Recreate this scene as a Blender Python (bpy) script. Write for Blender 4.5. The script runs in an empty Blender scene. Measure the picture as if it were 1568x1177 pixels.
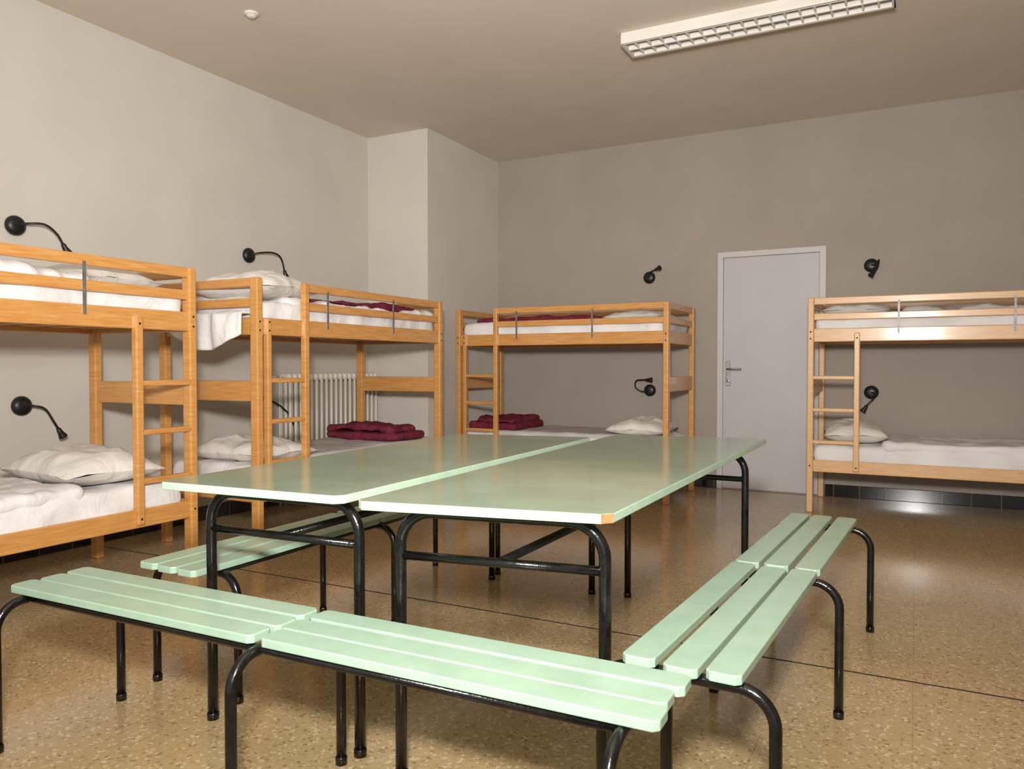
import bpy, bmesh, math, random
from mathutils import Vector, noise, Matrix
random.seed(7)
sc=bpy.context.scene
sc.view_settings.view_transform='Standard'
COL=sc.collection

# ---------------------------------------------------------------- materials
def lin(c):
    return tuple(((v/255)/12.92 if v/255<=.04045 else ((v/255+.055)/1.055)**2.4) for v in c)+(1,)
def newmat(name):
    m=bpy.data.materials.new(name);m.use_nodes=True
    nt=m.node_tree;b=nt.nodes['Principled BSDF'];return m,nt,b
def N(nt,t,**k):
    n=nt.nodes.new(t)
    for a,v in k.items():setattr(n,a,v)
    return n
def noisy(name,c1,c2,scale=5,rough=.6,stretch=(1,1,1),bump=0,bscale=80,spec=.5,metal=0,detail=4,coat=0,ramp=(.35,.65),bdist=.01):
    m,nt,b=newmat(name);L=nt.links
    tc=N(nt,'ShaderNodeTexCoord');mp=N(nt,'ShaderNodeMapping');mp.inputs['Scale'].default_value=stretch
    no=N(nt,'ShaderNodeTexNoise');no.inputs['Scale'].default_value=scale;no.inputs['Detail'].default_value=detail
    cr=N(nt,'ShaderNodeValToRGB');cr.color_ramp.elements[0].position=ramp[0];cr.color_ramp.elements[1].position=ramp[1]
    cr.color_ramp.elements[0].color=lin(c1);cr.color_ramp.elements[1].color=lin(c2)
    L.new(tc.outputs['Object'],mp.inputs[0]);L.new(mp.outputs[0],no.inputs[0]);L.new(no.outputs[0],cr.inputs[0]);L.new(cr.outputs[0],b.inputs['Base Color'])
    b.inputs['Roughness'].default_value=rough;b.inputs['Metallic'].default_value=metal
    b.inputs['Specular IOR Level'].default_value=spec
    if coat:b.inputs['Coat Weight'].default_value=coat;b.inputs['Coat Roughness'].default_value=.12
    if bump:
        n2=N(nt,'ShaderNodeTexNoise');n2.inputs['Scale'].default_value=bscale;n2.inputs['Detail'].default_value=3;n2.inputs['Distortion'].default_value=.6 if bdist>.01 else 0
        bu=N(nt,'ShaderNodeBump');bu.inputs['Strength'].default_value=bump;bu.inputs['Distance'].default_value=bdist
        L.new(tc.outputs['Object'],n2.inputs[0]);L.new(n2.outputs[0],bu.inputs['Height']);L.new(bu.outputs[0],b.inputs['Normal'])
    return m
M={}
M['wall']=noisy('wall_paint_cream',(204,198,189),(209,203,194),2,.85,bump=.04,bscale=120,spec=.2)
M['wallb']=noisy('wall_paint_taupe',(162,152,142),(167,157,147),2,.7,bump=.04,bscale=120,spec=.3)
M['ceil']=noisy('ceiling_paint',(214,203,190),(218,207,194),2,.9,bump=.03,spec=.1)
M['door']=noisy('door_paint',(186,184,187),(190,188,191),3,.45)
M['dframe']=noisy('door_frame_paint',(198,194,192),(202,198,196),3,.45)
M['wood']=noisy('varnished_pine',(194,134,70),(212,158,93),6,.32,(1.5,1.5,14),coat=.3,ramp=(.3,.7))
M['woodx']=noisy('varnished_pine_x',(192,132,68),(212,158,93),6,.32,(1.2,16,16),coat=.3,ramp=(.3,.7))
M['woody']=noisy('varnished_pine_y',(192,132,68),(212,158,93),6,.32,(16,1.2,16),coat=.3,ramp=(.3,.7))
M['pwood']=noisy('pale_pine',(206,160,108),(222,180,130),6,.35,(1.5,1.5,14),coat=.3,ramp=(.3,.7))
M['pwoodx']=noisy('pale_pine_x',(206,160,108),(222,180,130),6,.35,(1.2,16,16),coat=.3,ramp=(.3,.7))
M['pwoody']=noisy('pale_pine_y',(206,160,108),(222,180,130),6,.35,(16,1.2,16),coat=.3,ramp=(.3,.7))
M['linen']=noisy('white_linen',(220,218,218),(232,230,230),4,.9,bump=.5,bscale=7,spec=.1,bdist=.03)
M['pillow']=noisy('pillow_cotton',(220,216,209),(232,228,222),5,.9,bump=.5,bscale=8,spec=.1,bdist=.03)
M['spread']=noisy('bedspread_grey',(186,181,178),(198,193,190),6,.9,bump=.3,bscale=20,spec=.1)
M['red']=noisy('maroon_wool',(104,38,54),(120,48,64),30,.95,bump=.5,bscale=60,spec=.1)
M['slat']=noisy('mint_paint',(150,177,156),(160,186,165),9,.28,bump=.06,bscale=30,detail=6)
M['ttop']=noisy('table_top_mint_paint',(126,146,126),(136,156,136),5,.13,bump=.02,bscale=25,detail=6)
M['tedge']=noisy('table_edge_mint',(170,196,173),(180,205,182),9,.4)
M['chip']=noisy('chipped_wood',(150,82,44),(178,112,68),40,.7)
M['black']=noisy('black_enamel',(10,10,11),(26,24,22),35,.2,detail=8,ramp=(.45,.8),bump=.1,bscale=90)
M['plastic']=noisy('black_plastic',(16,16,17),(22,22,23),10,.4)
M['steel']=noisy('brushed_steel',(150,150,152),(175,175,178),30,.3,metal=.9)
M['zinc']=noisy('zinc_strap',(120,118,120),(140,138,140),30,.45,metal=.5)
M['rad']=noisy('radiator_enamel',(212,206,192),(218,212,198),3,.4)
M['fix']=noisy('fixture_white',(215,210,202),(222,216,208),3,.5)
M['louv']=noisy('louvre_white',(228,224,218),(236,232,226),3,.35)
M['tube']=noisy('fluorescent_tube_glass',(225,225,225),(232,232,232),3,.3)
M['slot']=noisy('dark_gap',(30,28,26),(36,34,32),3,.8)

# black tile skirting
m,nt,b=newmat('black_tile');M['tile']=m
tc=N(nt,'ShaderNodeTexCoord');br=N(nt,'ShaderNodeTexBrick');br.offset=0
br.inputs['Color1'].default_value=lin((22,19,19));br.inputs['Color2'].default_value=lin((34,28,27));br.inputs['Mortar'].default_value=lin((95,85,76))
br.inputs['Scale'].default_value=1;br.inputs['Brick Width'].default_value=.2;br.inputs['Row Height'].default_value=5;br.inputs['Mortar Size'].default_value=.004
sx=N(nt,'ShaderNodeSeparateXYZ');ad=N(nt,'ShaderNodeMath',operation='ADD');cx=N(nt,'ShaderNodeCombineXYZ')
nt.links.new(tc.outputs['Object'],sx.inputs[0]);nt.links.new(sx.outputs[0],ad.inputs[0]);nt.links.new(sx.outputs[1],ad.inputs[1]);nt.links.new(ad.outputs[0],cx.inputs[0])
cx.inputs[1].default_value=2.0
nt.links.new(cx.outputs[0],br.inputs[0]);nt.links.new(br.outputs[0],b.inputs['Base Color']);b.inputs['Roughness'].default_value=.12

# terrazzo floor
m,nt,b=newmat('terrazzo_floor');M['floor']=m;L=nt.links
tc=N(nt,'ShaderNodeTexCoord')
def mix(a,bb,fac,mode='MIX'):
    x=N(nt,'ShaderNodeMix',data_type='RGBA',blend_type=mode)
    for s,v in((6,a),(7,bb)):
        if isinstance(v,tuple):x.inputs[s].default_value=v
        else:L.new(v,x.inputs[s])
    if isinstance(fac,float):x.inputs[0].default_value=fac
    else:L.new(fac,x.inputs[0])
    return x.outputs[2]
vo=N(nt,'ShaderNodeTexVoronoi');vo.inputs['Scale'].default_value=110;L.new(tc.outputs['Object'],vo.inputs[0])
bw=N(nt,'ShaderNodeSeparateColor');L.new(vo.outputs['Color'],bw.inputs[0])
cr=N(nt,'ShaderNodeValToRGB');cr.color_ramp.interpolation='CONSTANT'
e=cr.color_ramp.elements;e[0].position=0;e[0].color=lin((178,154,114));e[1].position=.5;e[1].color=lin((184,160,120))
for p_,c_ in((.72,(172,147,106)),(.84,(202,184,150)),(.94,(150,123,86))):
    q=e.new(p_);q.color=lin(c_)
L.new(bw.outputs[0],cr.inputs[0])
no=N(nt,'ShaderNodeTexNoise');no.inputs['Scale'].default_value=1.3;no.inputs['Detail'].default_value=6;L.new(tc.outputs['Object'],no.inputs[0])
r2=N(nt,'ShaderNodeValToRGB');r2.color_ramp.elements[0].position=.3;r2.color_ramp.elements[1].position=.7
r2.color_ramp.elements[0].color=(.88,.86,.84,1);r2.color_ramp.elements[1].color=(1,1,1,1);L.new(no.outputs[0],r2.inputs[0])
c=mix(cr.outputs[0],r2.outputs[0],1.0,'MULTIPLY')
br=N(nt,'ShaderNodeTexBrick');br.offset=0
for k,v in(('Scale',1),('Brick Width',.4),('Row Height',.4),('Mortar Size',.0018)):br.inputs[k].default_value=v
br.inputs['Color1'].default_value=(1,1,1,1);br.inputs['Color2'].default_value=(.96,.96,.96,1);br.inputs['Mortar'].default_value=(.8,.78,.74,1)
L.new(tc.outputs['Object'],br.inputs[0]);c=mix(c,br.outputs[0],1.0,'MULTIPLY')
L.new(c,b.inputs['Base Color']);b.inputs['Roughness'].default_value=.17;b.inputs['Specular IOR Level'].default_value=.5

# ---------------------------------------------------------------- mesh builder
class G:
    def __init__(s,fn=None):s.v=[];s.f=[];s.m=[];s.fn=fn or (lambda p:p)
    def add(s,vs,fs,mi=0):
        o=len(s.v);s.v+=[s.fn(tuple(p)) for p in vs]
        for f in fs:s.f.append([o+i for i in f]);s.m.append(mi)
    def box(s,x0,x1,y0,y1,z0,z1,mi=0):
        s.add([(x,y,z) for x in(x0,x1) for y in(y0,y1) for z in(z0,z1)],
              [(0,1,3,2),(4,6,7,5),(0,4,5,1),(2,3,7,6),(0,2,6,4),(1,5,7,3)],mi)
    def tube(s,pts,r,mi=0,seg=12,cap=True,r2=None):
        pts=[Vector(p) for p in pts];n=len(pts);rings=[]
        t0=(pts[1]-pts[0]).normalized();a=t0.orthogonal().normalized()
        vs=[];fs=[]
        for i,p in enumerate(pts):
            t=((pts[min(i+1,n-1)]-pts[i]).normalized()+(pts[i]-pts[max(i-1,0)]).normalized())
            t=t.normalized() if t.length>1e-6 else t0
            a=(a-t*a.dot(t)).normalized();bb=t.cross(a)
            rr=r if r2 is None else r+(r2-r)*i/(n-1)
            for k in range(seg):
                an=2*math.pi*k/seg;vs.append(p+(a*math.cos(an)+bb*math.sin(an))*rr)
        for i in range(n-1):
            for k in range(seg):
                k2=(k+1)%seg;fs.append((i*seg+k,i*seg+k2,(i+1)*seg+k2,(i+1)*seg+k))
        if cap:fs.append(tuple(range(seg)));fs.append(tuple((n-1)*seg+k for k in range(seg)))
        s.add(vs,fs,mi)
    def lathe(s,o,ax,prof,mi=0,seg=24):
        o=Vector(o);ax=Vector(ax).normalized();a=ax.orthogonal().normalized();bb=ax.cross(a);vs=[];fs=[]
        for(r,h)in prof:
            for k in range(seg):
                an=2*math.pi*k/seg;vs.append(o+ax*h+(a*math.cos(an)+bb*math.sin(an))*max(r,1e-4))
        for i in range(len(prof)-1):
            for k in range(seg):
                k2=(k+1)%seg;fs.append((i*seg+k,i*seg+k2,(i+1)*seg+k2,(i+1)*seg+k))
        fs.append(tuple(range(seg)));fs.append(tuple((len(prof)-1)*seg+k for k in range(seg)))
        s.add(vs,fs,mi)
    def soft(s,c,h,r,disp=.01,freq=5,seed=0,mi=0,res=.03,sag=None):
        """rounded box centre c half sizes h, noise displaced"""
        n=[max(4,int(2*q/res)) for q in h];vs={};fl=[];arr=[]
        def vert(p):
            k=tuple(round(q,5) for q in p)
            if k not in vs:
                vs[k]=len(arr)
                q=[max(-(h[i]-r),min(h[i]-r,p[i])) for i in range(3)]
                d=Vector([p[i]-q[i] for i in range(3)])
                nn=d.normalized() if d.length>1e-6 else Vector((0,0,1))
                pt=Vector(q)+nn*r
                w=Vector(c)+pt
                dz=disp*(noise.fractal((w+Vector((seed*3.1,seed*1.7,seed)))*freq,1.0,2.0,3))
                pt=pt+nn*dz
                if sag:pt.z+=sag(pt.x/h[0],pt.y/h[1],pt.z/h[2])
                arr.append(Vector(c)+pt)
            return vs[k]
        for ax in range(3):
            a,b_=[i for i in range(3) if i!=ax]
            for sg in(-1,1):
                for i in range(n[a]):
                    for j in range(n[b_]):
                        qs=[]
                        for(di,dj)in((0,0),(1,0),(1,1),(0,1)):
                            p=[0,0,0];p[ax]=sg*h[ax];p[a]=-h[a]+2*h[a]*(i+di)/n[a];p[b_]=-h[b_]+2*h[b_]*(j+dj)/n[b_]
                            qs.append(vert(p))
                        fl.append(qs if sg*(1 if ax!=1 else -1)>0 else qs[::-1])
        s.add(arr,fl,mi)
    def pillow(s,c,hx,hy,t,seed=0,rot=0,tilt=0,mi=0,n=28):
        vs=[];fs=[];cr,sr=math.cos(rot),math.sin(rot)
        for sd in(1,-1):
            o=len(vs)
            for i in range(n+1):
                for j in range(n+1):
                    u=-1+2*i/n;v=-1+2*j/n
                    w=max(0,(1-abs(u)**2.6))**.55*max(0,(1-abs(v)**2.6))**.55
                    pin=1-.07*(1-abs(u*v))*max(abs(u),abs(v))**3
                    x=u*hx*pin;y=v*hy*pin
                    z=sd*w*t
                    nz=noise.fractal(Vector((x*7+seed,y*7,seed*2.3+sd)),1,2,3)*.018*(.35+w)
                    z+=nz if sd>0 else nz*.3
                    z+=tilt*y-.25*t*(u*u+v*v)*.5
                    vs.append((c[0]+x*cr-y*sr,c[1]+x*sr+y*cr,c[2]+z))
            for i in range(n):
                for j in range(n):
                    q=[o+i*(n+1)+j,o+(i+1)*(n+1)+j,o+(i+1)*(n+1)+j+1,o+i*(n+1)+j+1]
                    fs.append(q if sd>0 else q[::-1])
        s.add(vs,fs,mi)
    def obj(s,name,mats,bevel=0,smooth=False,parent=None,weld=True):
        me=bpy.data.meshes.new(name);me.from_pydata([tuple(p) for p in s.v],[],s.f)
        for i,p in enumerate(me.polygons):p.material_index=s.m[i]
        bm=bmesh.new();bm.from_mesh(me)
        if weld:bmesh.ops.remove_doubles(bm,verts=bm.verts,dist=1e-5)
        bmesh.ops.recalc_face_normals(bm,faces=bm.faces);bm.to_mesh(me);bm.free()
        for q in mats:me.materials.append(M[q])
        ob=bpy.data.objects.new(name,me);COL.objects.link(ob)
        if smooth:
            me.polygons.foreach_set('use_smooth',[True]*len(me.polygons))
        if bevel:
            mo=ob.modifiers.new('bevel','BEVEL');mo.width=bevel;mo.segments=2;mo.limit_method='ANGLE';mo.angle_limit=math.radians(40)
        if parent:ob.parent=parent
        return ob
def empty(name,loc=(0,0,0),rz=0):
    e=bpy.data.objects.new(name,None);COL.objects.link(e);e.location=loc;e.rotation_euler=(0,0,rz);e.empty_display_size=.1;return e
def smooth_path(pts,k=8):
    """Catmull-Rom"""
    P_=[Vector(p) for p in pts];P_=[P_[0]*2-P_[1]]+P_+[P_[-1]*2-P_[-2]];out=[]
    for i in range(1,len(P_)-2):
        for j in range(k):
            t=j/k;a,b_,c_,d=P_[i-1:i+3]
            out.append(.5*((2*b_)+(c_-a)*t+(2*a-5*b_+4*c_-d)*t*t+(3*b_-a-3*c_+d)*t**3))
    out.append(P_[-2]);return out
def arch(y0,y1,ztop,rad,x,k=9):
    """inverted U in the YZ plane"""
    pts=[(x,y0,0),(x,y0,(ztop-rad)*.5),(x,y0,ztop-rad)]
    for i in range(1,k+1):
        a=math.pi/2*i/k;pts.append((x,y0+rad-rad*math.cos(a),ztop-rad+rad*math.sin(a)))
    for i in range(0,k+1):
        a=math.pi/2*i/k;pts.append((x,y1-rad+rad*math.sin(a),ztop-rad+rad*math.cos(a)))
    pts+=[(x,y1,(ztop-rad)*.5),(x,y1,0)];return pts

# ---------------------------------------------------------------- room
XL,XC,YP,YB,H=-4.49,-3.834,5.732,7.023,3.185
XR,Y0=3.2,-2.4
g=G();g.box(XL-.15,XR+.15,Y0,YB+.15,-.12,0);g.obj('floor',['floor'])
g=G();g.box(XL-.15,XR+.15,Y0,YB+.15,H,H+.12);g.obj('ceiling',['ceil'])
g=G();g.box(XL-.15,XL,Y0,YB+.15,0,H);g.obj('wall_left',['wall'])
g=G();g.box(XL,XC,YP,YB,0,H);g.obj('wall_pillar',['wall'])
g=G();g.box(XL,XR+.15,YB,YB+.15,0,H);g.obj('wall_back',['wallb'])
g=G();g.box(XR,XR+.15,Y0,YB,0,H);g.obj('wall_right',['wall'])
g=G();g.box(XL,XL+.012,Y0,YP,0,.1);g.obj('baseboard_left',['tile'],bevel=.003)
g=G();g.box(XL+.012,XC+.012,YP-.012,YP,0,.1);g.box(XC,XC+.012,YP,YB,0,.1);g.obj('baseboard_pillar',['tile'])
g=G();g.box(XC+.012,-1.592,YB-.012,YB,0,.1);g.box(-.68,XR,YB-.012,YB,0,.1);g.obj('baseboard_back',['tile'],bevel=.003)
# expansion joint in floor
g=G();g.box(XL+.02,XR,2.995,3.003,-.001,.0012);g.obj('trim_1',['slot'])
# door
d=empty('door_1',(-1.136,YB,0))
g=G();w=.452;g.box(-w,-w+.05,-.02,0,0,2.108);g.box(w-.05,w,-.02,0,0,2.108);g.box(-w+.05,w-.05,-.02,0,2.058,2.108);g.obj('frame',['dframe'],bevel=.004,parent=d)
g=G();g.box(-w+.053,w-.053,-.012,0,.008,2.054);g.obj('leaf',['door'],bevel=.002,parent=d)
g=G();g.box(-w+.078,-w+.118,-.02,-.012,.92,1.14);g.obj('lock_plate',['steel'],bevel=.004,parent=d)
g=G();g.tube([(-w+.098,-.02,1.07),(-w+.098,-.06,1.07)],.009);g.tube(smooth_path([(-w+.098,-.055,1.07),(-w+.13,-.062,1.07),(-w+.22,-.06,1.068)],5),.009)
g.lathe((-w+.098,-.012,.965),(0,-1,0),[(.012,0),(.012,.014),(.008,.016)]);g.obj('lever_handle',['steel'],smooth=True,parent=d)
# wall socket
g=G();g.box(-.14,-.06,YB-.012,YB,1.36,1.44);g.lathe((-.1,YB-.012,1.40),(0,-1,0),[(.022,0),(.022,.003),(.018,.003),(.018,.001)]);g.obj('wall_socket',['dframe'],bevel=.003)

# radiator
r=empty('radiator',(XL,4.53,0))
g=G();n=19
for i in range(n):
    y=.03+i*.06
    for x in(.055,.105,.15):
        g.tube([(x,y,.19),(x,y,.6),(x,y,1.0)],.013,seg=8)
    g.soft((.102,y,1.01),(.065,.026,.03),.024,0,res=.02)
    g.soft((.102,y,.18),(.065,.026,.03),.024,0,res=.02)
g.obj('columns',['rad'],smooth=True,parent=r)
g=G();g.tube([(.1,-.05,1.0),(.1,0,1.0)],.014);g.lathe((.1,-.05,1.0),(0,-1,0),[(.02,0),(.022,.05),(.016,.07)]);g.tube([(.1,-.03,1.0),(.1,-.03,0)],.009)
g.tube([(.0,.1,.5),(.05,.1,.5)],.01);g.tube([(.0,1.0,.5),(.05,1.0,.5)],.01);g.tube([(.0,.1,.9),(.05,.1,.9)],.01)
for yy in(.03,1.11):g.tube([(.1,yy,.16),(.1,yy,0)],.012)
g.obj('valve_and_pipe',['rad'],smooth=True,parent=r)

# ---------------------------------------------------------------- bunk beds
L_,W_,HB=1.955,.835,1.604
def bunk(loc,xd,yd,gap,mx,pre=''):
    """xd: world dir of local x (length, ladder end at 0), yd: dir of depth"""
    e=empty('bunk_bed',(loc[0],loc[1],0))
    def fn(p):return(p[0]*xd[0]+p[1]*yd[0],p[0]*xd[1]+p[1]*yd[1],p[2])
    ml,mw=('woodx','woody') if xd[0] else('woody','woodx')
    ml=pre+ml;mw=pre+mw;mv=pre+'wood'
    PW,PD=.045,.06
    g=G(fn)
    for x in(0,L_-PW):
        for y in(0,W_-PD):g.box(x,x+PW,y,y+PD,0,HB)
    g.obj('posts',[mv],bevel=.008,parent=e)
    g=G(fn);xs=.40 if gap else PW-.004
    for z0,z1,a in((1.552,1.604,xs),(1.437,1.487,xs),(1.275,1.375,PW-.004),(.305,.395,PW-.004)):
        g.box(a,L_-PW+.004,.012,.036,z0,z1)
        g.box(PW-.004,L_-PW+.004,W_-.036,W_-.012,z0,z1)
    g.obj('side_rails',[ml],bevel=.006,parent=e)
    g=G(fn)
    for z0,z1 in((1.552,1.604),(1.437,1.487),(1.275,1.375),(.89,1.01),(.305,.395)):
        for x in(.01,L_-.034):g.box(x,x+.024,PD-.004,W_-PD+.004,z0,z1)
    g.obj('end_boards',[mw],bevel=.006,parent=e)
    g=G(fn)
    if gap:
        g.box(.075,.108,-.006,.034,.35,1.375);g.box(.385,.425,-.006,.034,.35,HB);a,b_=.1,.39
    else:
        g.box(.32,.36,-.006,.034,.32,1.34);a,b_=PW-.006,.325
    g.obj('ladder_stiles',[mv],bevel=.007,parent=e)
    g=G(fn)
    for z in(.53,.77,1.01):g.box(a,b_,-.002,.032,z-.014,z+.014)
    g.obj('ladder_rungs',[ml],bevel=.006,parent=e)
    g=G(fn)
    for x in ([.022,.09] if gap else [.022,.34])+[L_-.022]:     # dark bolt heads
        for z in(1.30,1.35,.35) if x!=.34 else(.35,1.30):
            g.lathe((x,-.0055 if x in(.09,.34) else .0005,z),(0,-1,0),[(.006,0),(.006,.002),(.003,.003)],seg=10)
    g.obj('bolts',['slot'],parent=e)
    g=G(fn)
    for z in(1.30,.33):
        k=12
        for i in range(k):
            x=.08+(L_-.2)*i/(k-1);g.box(x,x+.07,.036,W_-.036,z,z+.018)
    g.obj('bed_slats',[mw],parent=e)
    g=G(fn)
    for x in(.61,1.31):g.box(x-.007,x+.007,.006,.012,1.33,1.57)
    g.obj('guard_straps',['zinc'],parent=e)
    for z,h,nm in((1.40,.08,'upper_mattress'),(.425,.085,'lower_mattress')):
        g=G(fn);g.soft((L_/2,W_/2,z+(.0)),(L_/2-.052,W_/2-.042,h),.04,.018,5,seed=mx+z,res=.025)
        g.obj(nm,['linen'],smooth=True,parent=e)
    return e,fn
def part(e,name,g,mat):return g.obj(name,[mat],smooth=True,parent=e)
XF=-3.338
# bed 1 (left, nearest)
e,fn=bunk((XF,2.831),(0,-1),(-1,0),False,1)
g=G(fn);g.pillow((.36,.42,.595),.25,.35,.09,1,rot=.12);part(e,'lower_pillow',g,'pillow')
g=G(fn);g.soft((1.25,.41,.50),(.66,.37,.045),.04,.028,5,2,res=.02);part(e,'lower_duvet',g,'linen')
g=G(fn);g.pillow((.38,.42,1.53),.24,.34,.065,3,rot=-.1);part(e,'upper_pillow',g,'pillow')
g=G(fn);g.soft((1.2,.4,1.48),(.65,.34,.035),.03,.06,5,4,res=.022);part(e,'upper_duvet',g,'linen')
# bed 2 (left, further)
e,fn=bunk((XF,3.249),(0,1),(-1,0),True,2)
g=G(fn);g.pillow((.33,.40,.575),.24,.35,.075,5,rot=.05);part(e,'lower_pillow',g,'pillow')
g=G(fn);g.soft((1.2,.41,.505),(.7,.36,.03),.026,.014,4,6,res=.03);part(e,'lower_bedspread',g,'spread')
g=G(fn);g.soft((1.60,.40,.565),(.2,.34,.03),.028,.014,5,7,res=.02);g.soft((1.58,.42,.61),(.17,.31,.024),.022,.028,7,8,res=.02,sag=lambda u,v,w:.02*(1-v*v));part(e,'folded_blanket',g,'red')
g=G(fn);g.pillow((.30,.34,1.585),.25,.32,.09,9,rot=.2);g.pillow((.36,.5,1.5),.25,.3,.07,10);part(e,'upper_pillows',g,'pillow')
g=G(fn);g.soft((1.1,.4,1.475),(.78,.35,.035),.03,.035,5,11,res=.025);part(e,'upper_duvet',g,'linen')
g=G(fn);g.soft((1.25,.42,1.525),(.55,.30,.014),.013,.025,5,12,res=.025);part(e,'upper_blanket',g,'red')
# duvet hanging out through the end rails
g=G(fn);nu,nv=30,26;vs=[];fs=[]
for sd in(0,1):
    for i in range(nu+1):
        u=i/nu;y=.075+u*.66
        bot=.12+.10*math.sin(math.pi*min(1,u*1.15))-.02*u
        for j in range(nv+1):
            s_=j/nv*(.16+bot)
            if s_<.13:x=.10-s_;z=1.408+.01*math.sin(u*9)
            elif s_<.18:
                a=(s_-.13)/.05*math.pi/2;x=-.03-.025*math.sin(a);z=1.408-.03*(1-math.cos(a))
            else:x=-.055-.01*math.sin((s_-.18)*14);z=1.378-(s_-.18)
            wv=.014*math.sin(y*26+s_*8)+.008*math.sin(y*55)
            vs.append((x-(wv+.012 if s_>.15 else 0)+sd*.014,y,z-(0 if s_>.15 else sd*.012)))
S=(nu+1)*(nv+1)
for sd in(0,1):
    for i in range(nu):
        for j in range(nv):
            q=[sd*S+i*(nv+1)+j,sd*S+(i+1)*(nv+1)+j,sd*S+(i+1)*(nv+1)+j+1,sd*S+i*(nv+1)+j+1];fs.append(q)
for i in range(nu):
    for j in(0,nv):a=i*(nv+1)+j;b_=(i+1)*(nv+1)+j;fs.append((a,b_,S+b_,S+a))
for j in range(nv):
    for i in(0,nu):a=i*(nv+1)+j;fs.append((a,a+1,S+a+1,S+a))
g.add(vs,fs);part(e,'hanging_duvet_end',g,'linen')
# bed B (back wall, left)
e,fn=bunk((-3.683,5.953),(1,0),(0,1),True,3)
g=G(fn);g.soft((1.0,.41,.5),(.85,.36,.03),.026,.012,4,13,res=.03);part(e,'lower_bedspread',g,'spread')
g=G(fn);g.soft((.32,.38,.56),(.24,.3,.035),.03,.016,5,14,res=.02);g.soft((.34,.36,.61),(.2,.26,.024),.022,.026,7,15,res=.02);part(e,'folded_blanket',g,'red')
g=G(fn);g.pillow((1.62,.4,.585),.25,.33,.075,16,rot=.1);part(e,'lower_pillow',g,'pillow')
g=G(fn);g.soft((.75,.42,1.49),(.6,.33,.03),.026,.02,5,17,res=.025);part(e,'upper_blanket',g,'red')
g=G(fn);g.pillow((1.62,.4,1.51),.25,.34,.055,18);part(e,'upper_pillow',g,'pillow')
# bed R (back wall, right)
e,fn=bunk((-.728,6.165),(1,0),(0,1),False,4,'p')
g=G(fn);g.pillow((.30,.42,.59),.22,.34,.085,19,rot=.1);part(e,'lower_pillow',g,'pillow')
g=G(fn);g.soft((1.2,.41,.51),(.68,.36,.035),.03,.03,3,20,res=.03);part(e,'lower_duvet',g,'linen')
g=G(fn);g.pillow((.32,.42,1.52),.24,.34,.06,21);part(e,'upper_pillow',g,'pillow')
g=G(fn);g.soft((1.25,.42,1.485),(.62,.33,.03),.026,.05,4,22,res=.025);part(e,'upper_duvet',g,'spread')

# ---------------------------------------------------------------- reading lights
def rlamp(loc,n,path):
    e=empty('reading_light',loc);n=Vector(n)
    g=G();g.lathe((0,0,0),n,[(.05,0),(.056,.006),(.056,.016),(.052,.026),(.04,.036),(.022,.041),(.001,.042)]);g.obj('wall_base',['plastic'],smooth=True,parent=e)
    P_=smooth_path([n*.035]+[Vector(p) for p in path],8)
    g=G();g.tube(P_,.0065,seg=10);g.obj('gooseneck',['plastic'],smooth=True,parent=e)
    t=(P_[-1]-P_[-2]).normalized()
    g=G();g.lathe(P_[-1]-t*.01,t,[(.008,0),(.013,.008),(.015,.03),(.023,.055),(.024,.062),(.02,.062),(.012,.05)]);g.obj('lamp_head',['plastic'],smooth=True,parent=e)
rlamp((XL,2.57,1.88),(1,0,0),[(.085,.03,.01),(.12,.10,.012),(.13,.16,-.03),(.13,.2,-.09)])
rlamp((XL,2.59,.87),(1,0,0),[(.08,.03,.0),(.10,.08,-.02),(.11,.12,-.09),(.11,.15,-.14)])
rlamp((XL,4.28,1.93),(1,0,0),[(.08,.04,.02),(.12,.14,.03),(.13,.21,0),(.13,.25,-.1)])
rlamp((XL,4.28,.88),(1,0,0),[(.08,.05,-.02),(.12,.16,-.07),(.13,.25,-.13),(.13,.32,-.2)])
rlamp((-2.22,YB,1.92),(0,-1,0),[(.02,-.09,.03),(.06,-.12,.045),(.1,-.14,.055)])
rlamp((-2.21,YB,.87),(0,-1,0),[(-.05,-.08,-.01),(-.11,-.1,.03),(-.10,-.11,.09),(-.03,-.12,.10),(.0,-.12,.1)])
rlamp((-.34,YB,1.92),(0,-1,0),[(.04,-.08,.0),(.06,-.11,.03),(.05,-.13,-.03),(.03,-.14,-.06)])
rlamp((-.33,YB,.88),(0,-1,0),[(.03,-.09,-.01),(.02,-.12,-.05),(-.01,-.13,-.08),(-.03,-.13,-.11)])

# ---------------------------------------------------------------- ceiling fixture, detector
e=empty('fluorescent_ceiling_light',(-1.67,4.67,H))
Lf,Wf,Hf=1.54,.24,.072
g=G();g.box(0,Lf,0,Wf,-.022,0);g.box(0,Lf,0,.012,-Hf,-.022);g.box(0,Lf,Wf-.012,Wf,-Hf,-.022);g.box(0,.015,0,Wf,-Hf,-.022);g.box(Lf-.015,Lf,0,Wf,-Hf,-.022)
g.obj('housing',['fix'],bevel=.004,parent=e)
g=G();g.box(.015,Lf-.015,Wf/2-.010,Wf/2+.010,-Hf,-.035);g.box(.015,Lf-.015,.012,.024,-Hf,-.05);g.box(.015,Lf-.015,Wf-.024,Wf-.012,-Hf,-.05)
k=19
for i in range(1,k):
    x=Lf*i/k;g.box(x-.006,x+.006,.012,Wf-.012,-Hf+.002,-.045)
g.obj('louvre_grid',['louv'],bevel=.003,parent=e)
g=G()
for y in(.07,.17):g.tube([(.03,y,-.034),(Lf-.03,y,-.034)],.009)
g.obj('tubes',['tube'],smooth=True,parent=e)
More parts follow.
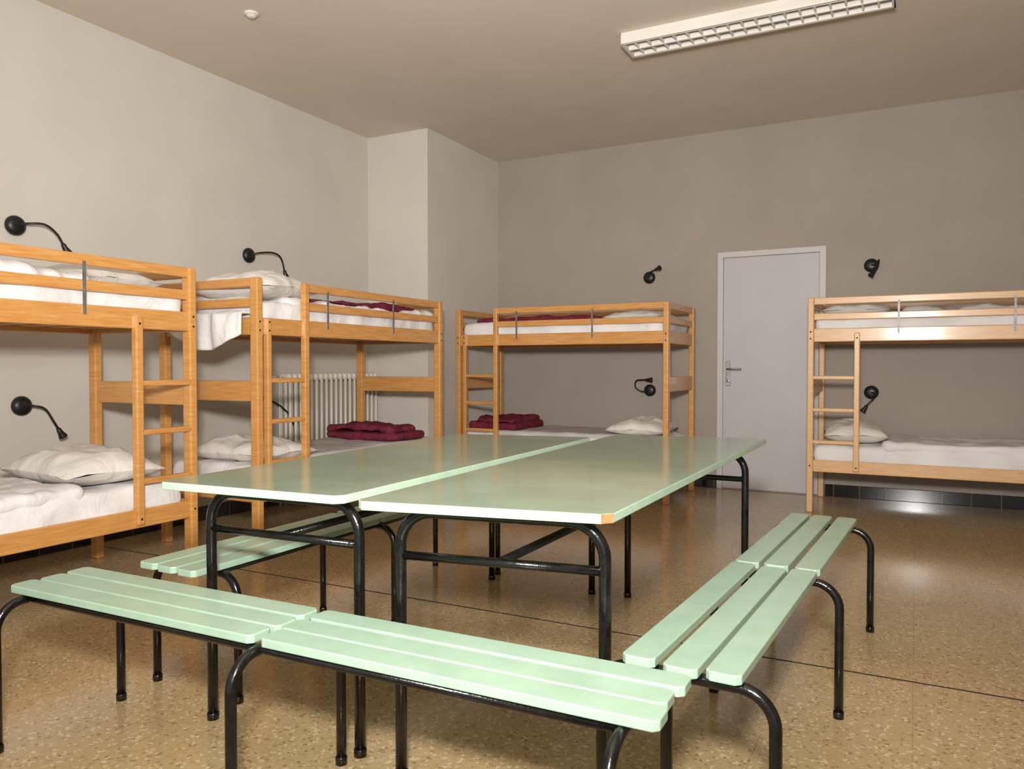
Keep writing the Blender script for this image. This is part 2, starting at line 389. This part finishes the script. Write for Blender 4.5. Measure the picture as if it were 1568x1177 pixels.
g=G();g.lathe((-3.52,3.4,H),(0,0,-1),[(.045,0),(.045,.006),(.038,.012),(.03,.012),(.026,.022),(.014,.026),(.001,.026)]);g.obj('smoke_detector',['fix'],smooth=True)

# ---------------------------------------------------------------- tables
def table(quad,leg,zt):
    """quad: top outline corners NL,NR,FR,FL ; leg: x0,x1,yn0,yn1,yf (world)"""
    ox,oy=quad[0];e=empty('dining_table',(ox,oy,0));Q=[Vector((q[0]-ox,q[1]-oy)) for q in quad]
    t=.024;g=G();pts=[]
    for i in range(4):
        p=Q[i];a=(Q[i-1]-p).normalized();b_=(Q[(i+1)%4]-p).normalized();pts+=[p+a*.022,p+b_*.022]
    n=8;vs=[(p.x,p.y,zt-t) for p in pts]+[(p.x,p.y,zt) for p in pts]
    g.add(vs,[tuple(range(n,2*n))],0);g.add(vs,[tuple(range(n))[::-1]],1)
    for i in range(n):g.add(vs,[(i,(i+1)%n,n+(i+1)%n,n+i)],2 if (i==2 and quad[0][0]>-1.5) else 1)
    g.obj('table_top',['ttop','tedge','chip'],bevel=.003,parent=e)
    x0,x1,a0,a1,yf=leg;x0-=ox;x1-=ox;a0-=oy;a1-=oy;yf-=oy
    w=x1-x0;r=.0155;zf=zt-t-r
    g=G()
    def P3(x,v,z):
        u=x/w;yn=a0+(a1-a0)*u;return(x0+x,yn+(yf-yn)*v,z)
    for v in(0,1):
        g.tube([P3(p[1],v,p[2]) for p in arch(0,w,zf,.09,0)],r,seg=14)
        g.tube([P3(0,v,.595),P3(w,v,.595)],.012)
    g.tube([P3(w/2,0,.595),P3(w/2,1,.595)],.012)
    for x in(.09,w-.09):g.tube([P3(x,0,zf+.003),P3(x,1,zf+.003)],.0115)
    for x in(0,w):
        for v in(0,1):g.lathe(P3(x,v,0),(0,0,1),[(.018,0),(.018,.02),(.0158,.022)])
    g.obj('steel_frame',['black'],smooth=True,parent=e)
    return e
table([(-1.265,1.55),(-.62,1.675),(-.625,3.80),(-1.335,3.66)],(-1.205,-.665,1.67,1.76,3.49),.752)
table([(-2.02,1.56),(-1.355,1.605),(-1.40,3.52),(-2.09,3.38)],(-1.925,-1.375,1.68,1.71,3.46),.748)
# ---------------------------------------------------------------- benches
def bench(loc,rz,L=1.95,split=.97,seed=0,zt=.45,f0=.06,sp=.095,hw=.041):
    e=empty('slatted_bench',loc,rz);rd=random.Random(seed)
    # local: x along length, y across (0 centre)
    g=G();t=.022
    for a,b_ in((0,split-.008),(split+.008,L)):
        for y in(-sp,0,sp):
            o=rd.uniform(-.008,.008);y+=rd.uniform(-.003,.003)
            x0,x1=a+o,b_+o;c_=.012
            pts=[(x0+c_,y-hw),(x1-c_,y-hw),(x1,y-hw+c_),(x1,y+hw-c_),(x1-c_,y+hw),(x0+c_,y+hw),(x0,y+hw-c_),(x0,y-hw+c_)]
            vs=[(p,q,zt-t) for p,q in pts]+[(p,q,zt) for p,q in pts]
            g.add(vs,[tuple(range(8,16)),tuple(range(8))[::-1]]+[(i,(i+1)%8,8+(i+1)%8,8+i) for i in range(8)])
    g.obj('seat_slats',['slat'],bevel=.003,parent=e)
    r=.0135;zf=zt-t-r
    g=G()
    for x in(f0,split,L-.07):
        g.tube(arch(-.195,.195,zf,.075,x),r,seg=14)
        for y in(-.195,.195):g.lathe((x,y,0),(0,0,1),[(.016,0),(.016,.02),(.014,.022)])
    for y in(-.105,.105):g.tube([(f0,y,zf+.002),(L-.07,y,zf+.002)],.0105)
    g.obj('steel_frame',['black'],smooth=True,parent=e)
bench((-2.36,1.442,0),.014,seed=1,sp=.085,hw=.0375)                       # front
bench((-.447,1.625,0),math.pi/2-.049,seed=2,f0=.04,hw=.0385)      # right
bench((-2.14,1.68,0),math.pi/2+.0,seed=3,f0=.12)         # left

# ---------------------------------------------------------------- camera, lights
cd=bpy.data.cameras.new('camera');cam=bpy.data.objects.new('camera',cd);COL.objects.link(cam)
cd.sensor_width=36;cd.lens=1186.073/1568*36;cd.clip_start=.02
cam.location=(0,0,1.092);cam.rotation_euler=(math.radians(90-1.326),0,math.radians(27.593));sc.camera=cam
def area(name,loc,rot,size,en,col,spread=180):
    l=bpy.data.lights.new(name,'AREA');l.energy=en;l.size=size;l.color=col;l.spread=math.radians(spread)
    o=bpy.data.objects.new(name,l);COL.objects.link(o);o.location=loc;o.rotation_euler=[math.radians(a) for a in rot];return o
area('camera_flash',(0,-.1,1.58),(94,0,28),.2,98,(1,.975,.935),122)
area('ceiling_fill',(-.1,-.4,1.75),(134,0,22),.5,96,(1,.965,.92))  # unseen fill lamp, added and aimed upward to brighten the ceiling
w=bpy.data.worlds.new('world');sc.world=w;w.use_nodes=True
w.node_tree.nodes['Background'].inputs[0].default_value=(1,.98,.95,1);w.node_tree.nodes['Background'].inputs[1].default_value=.8
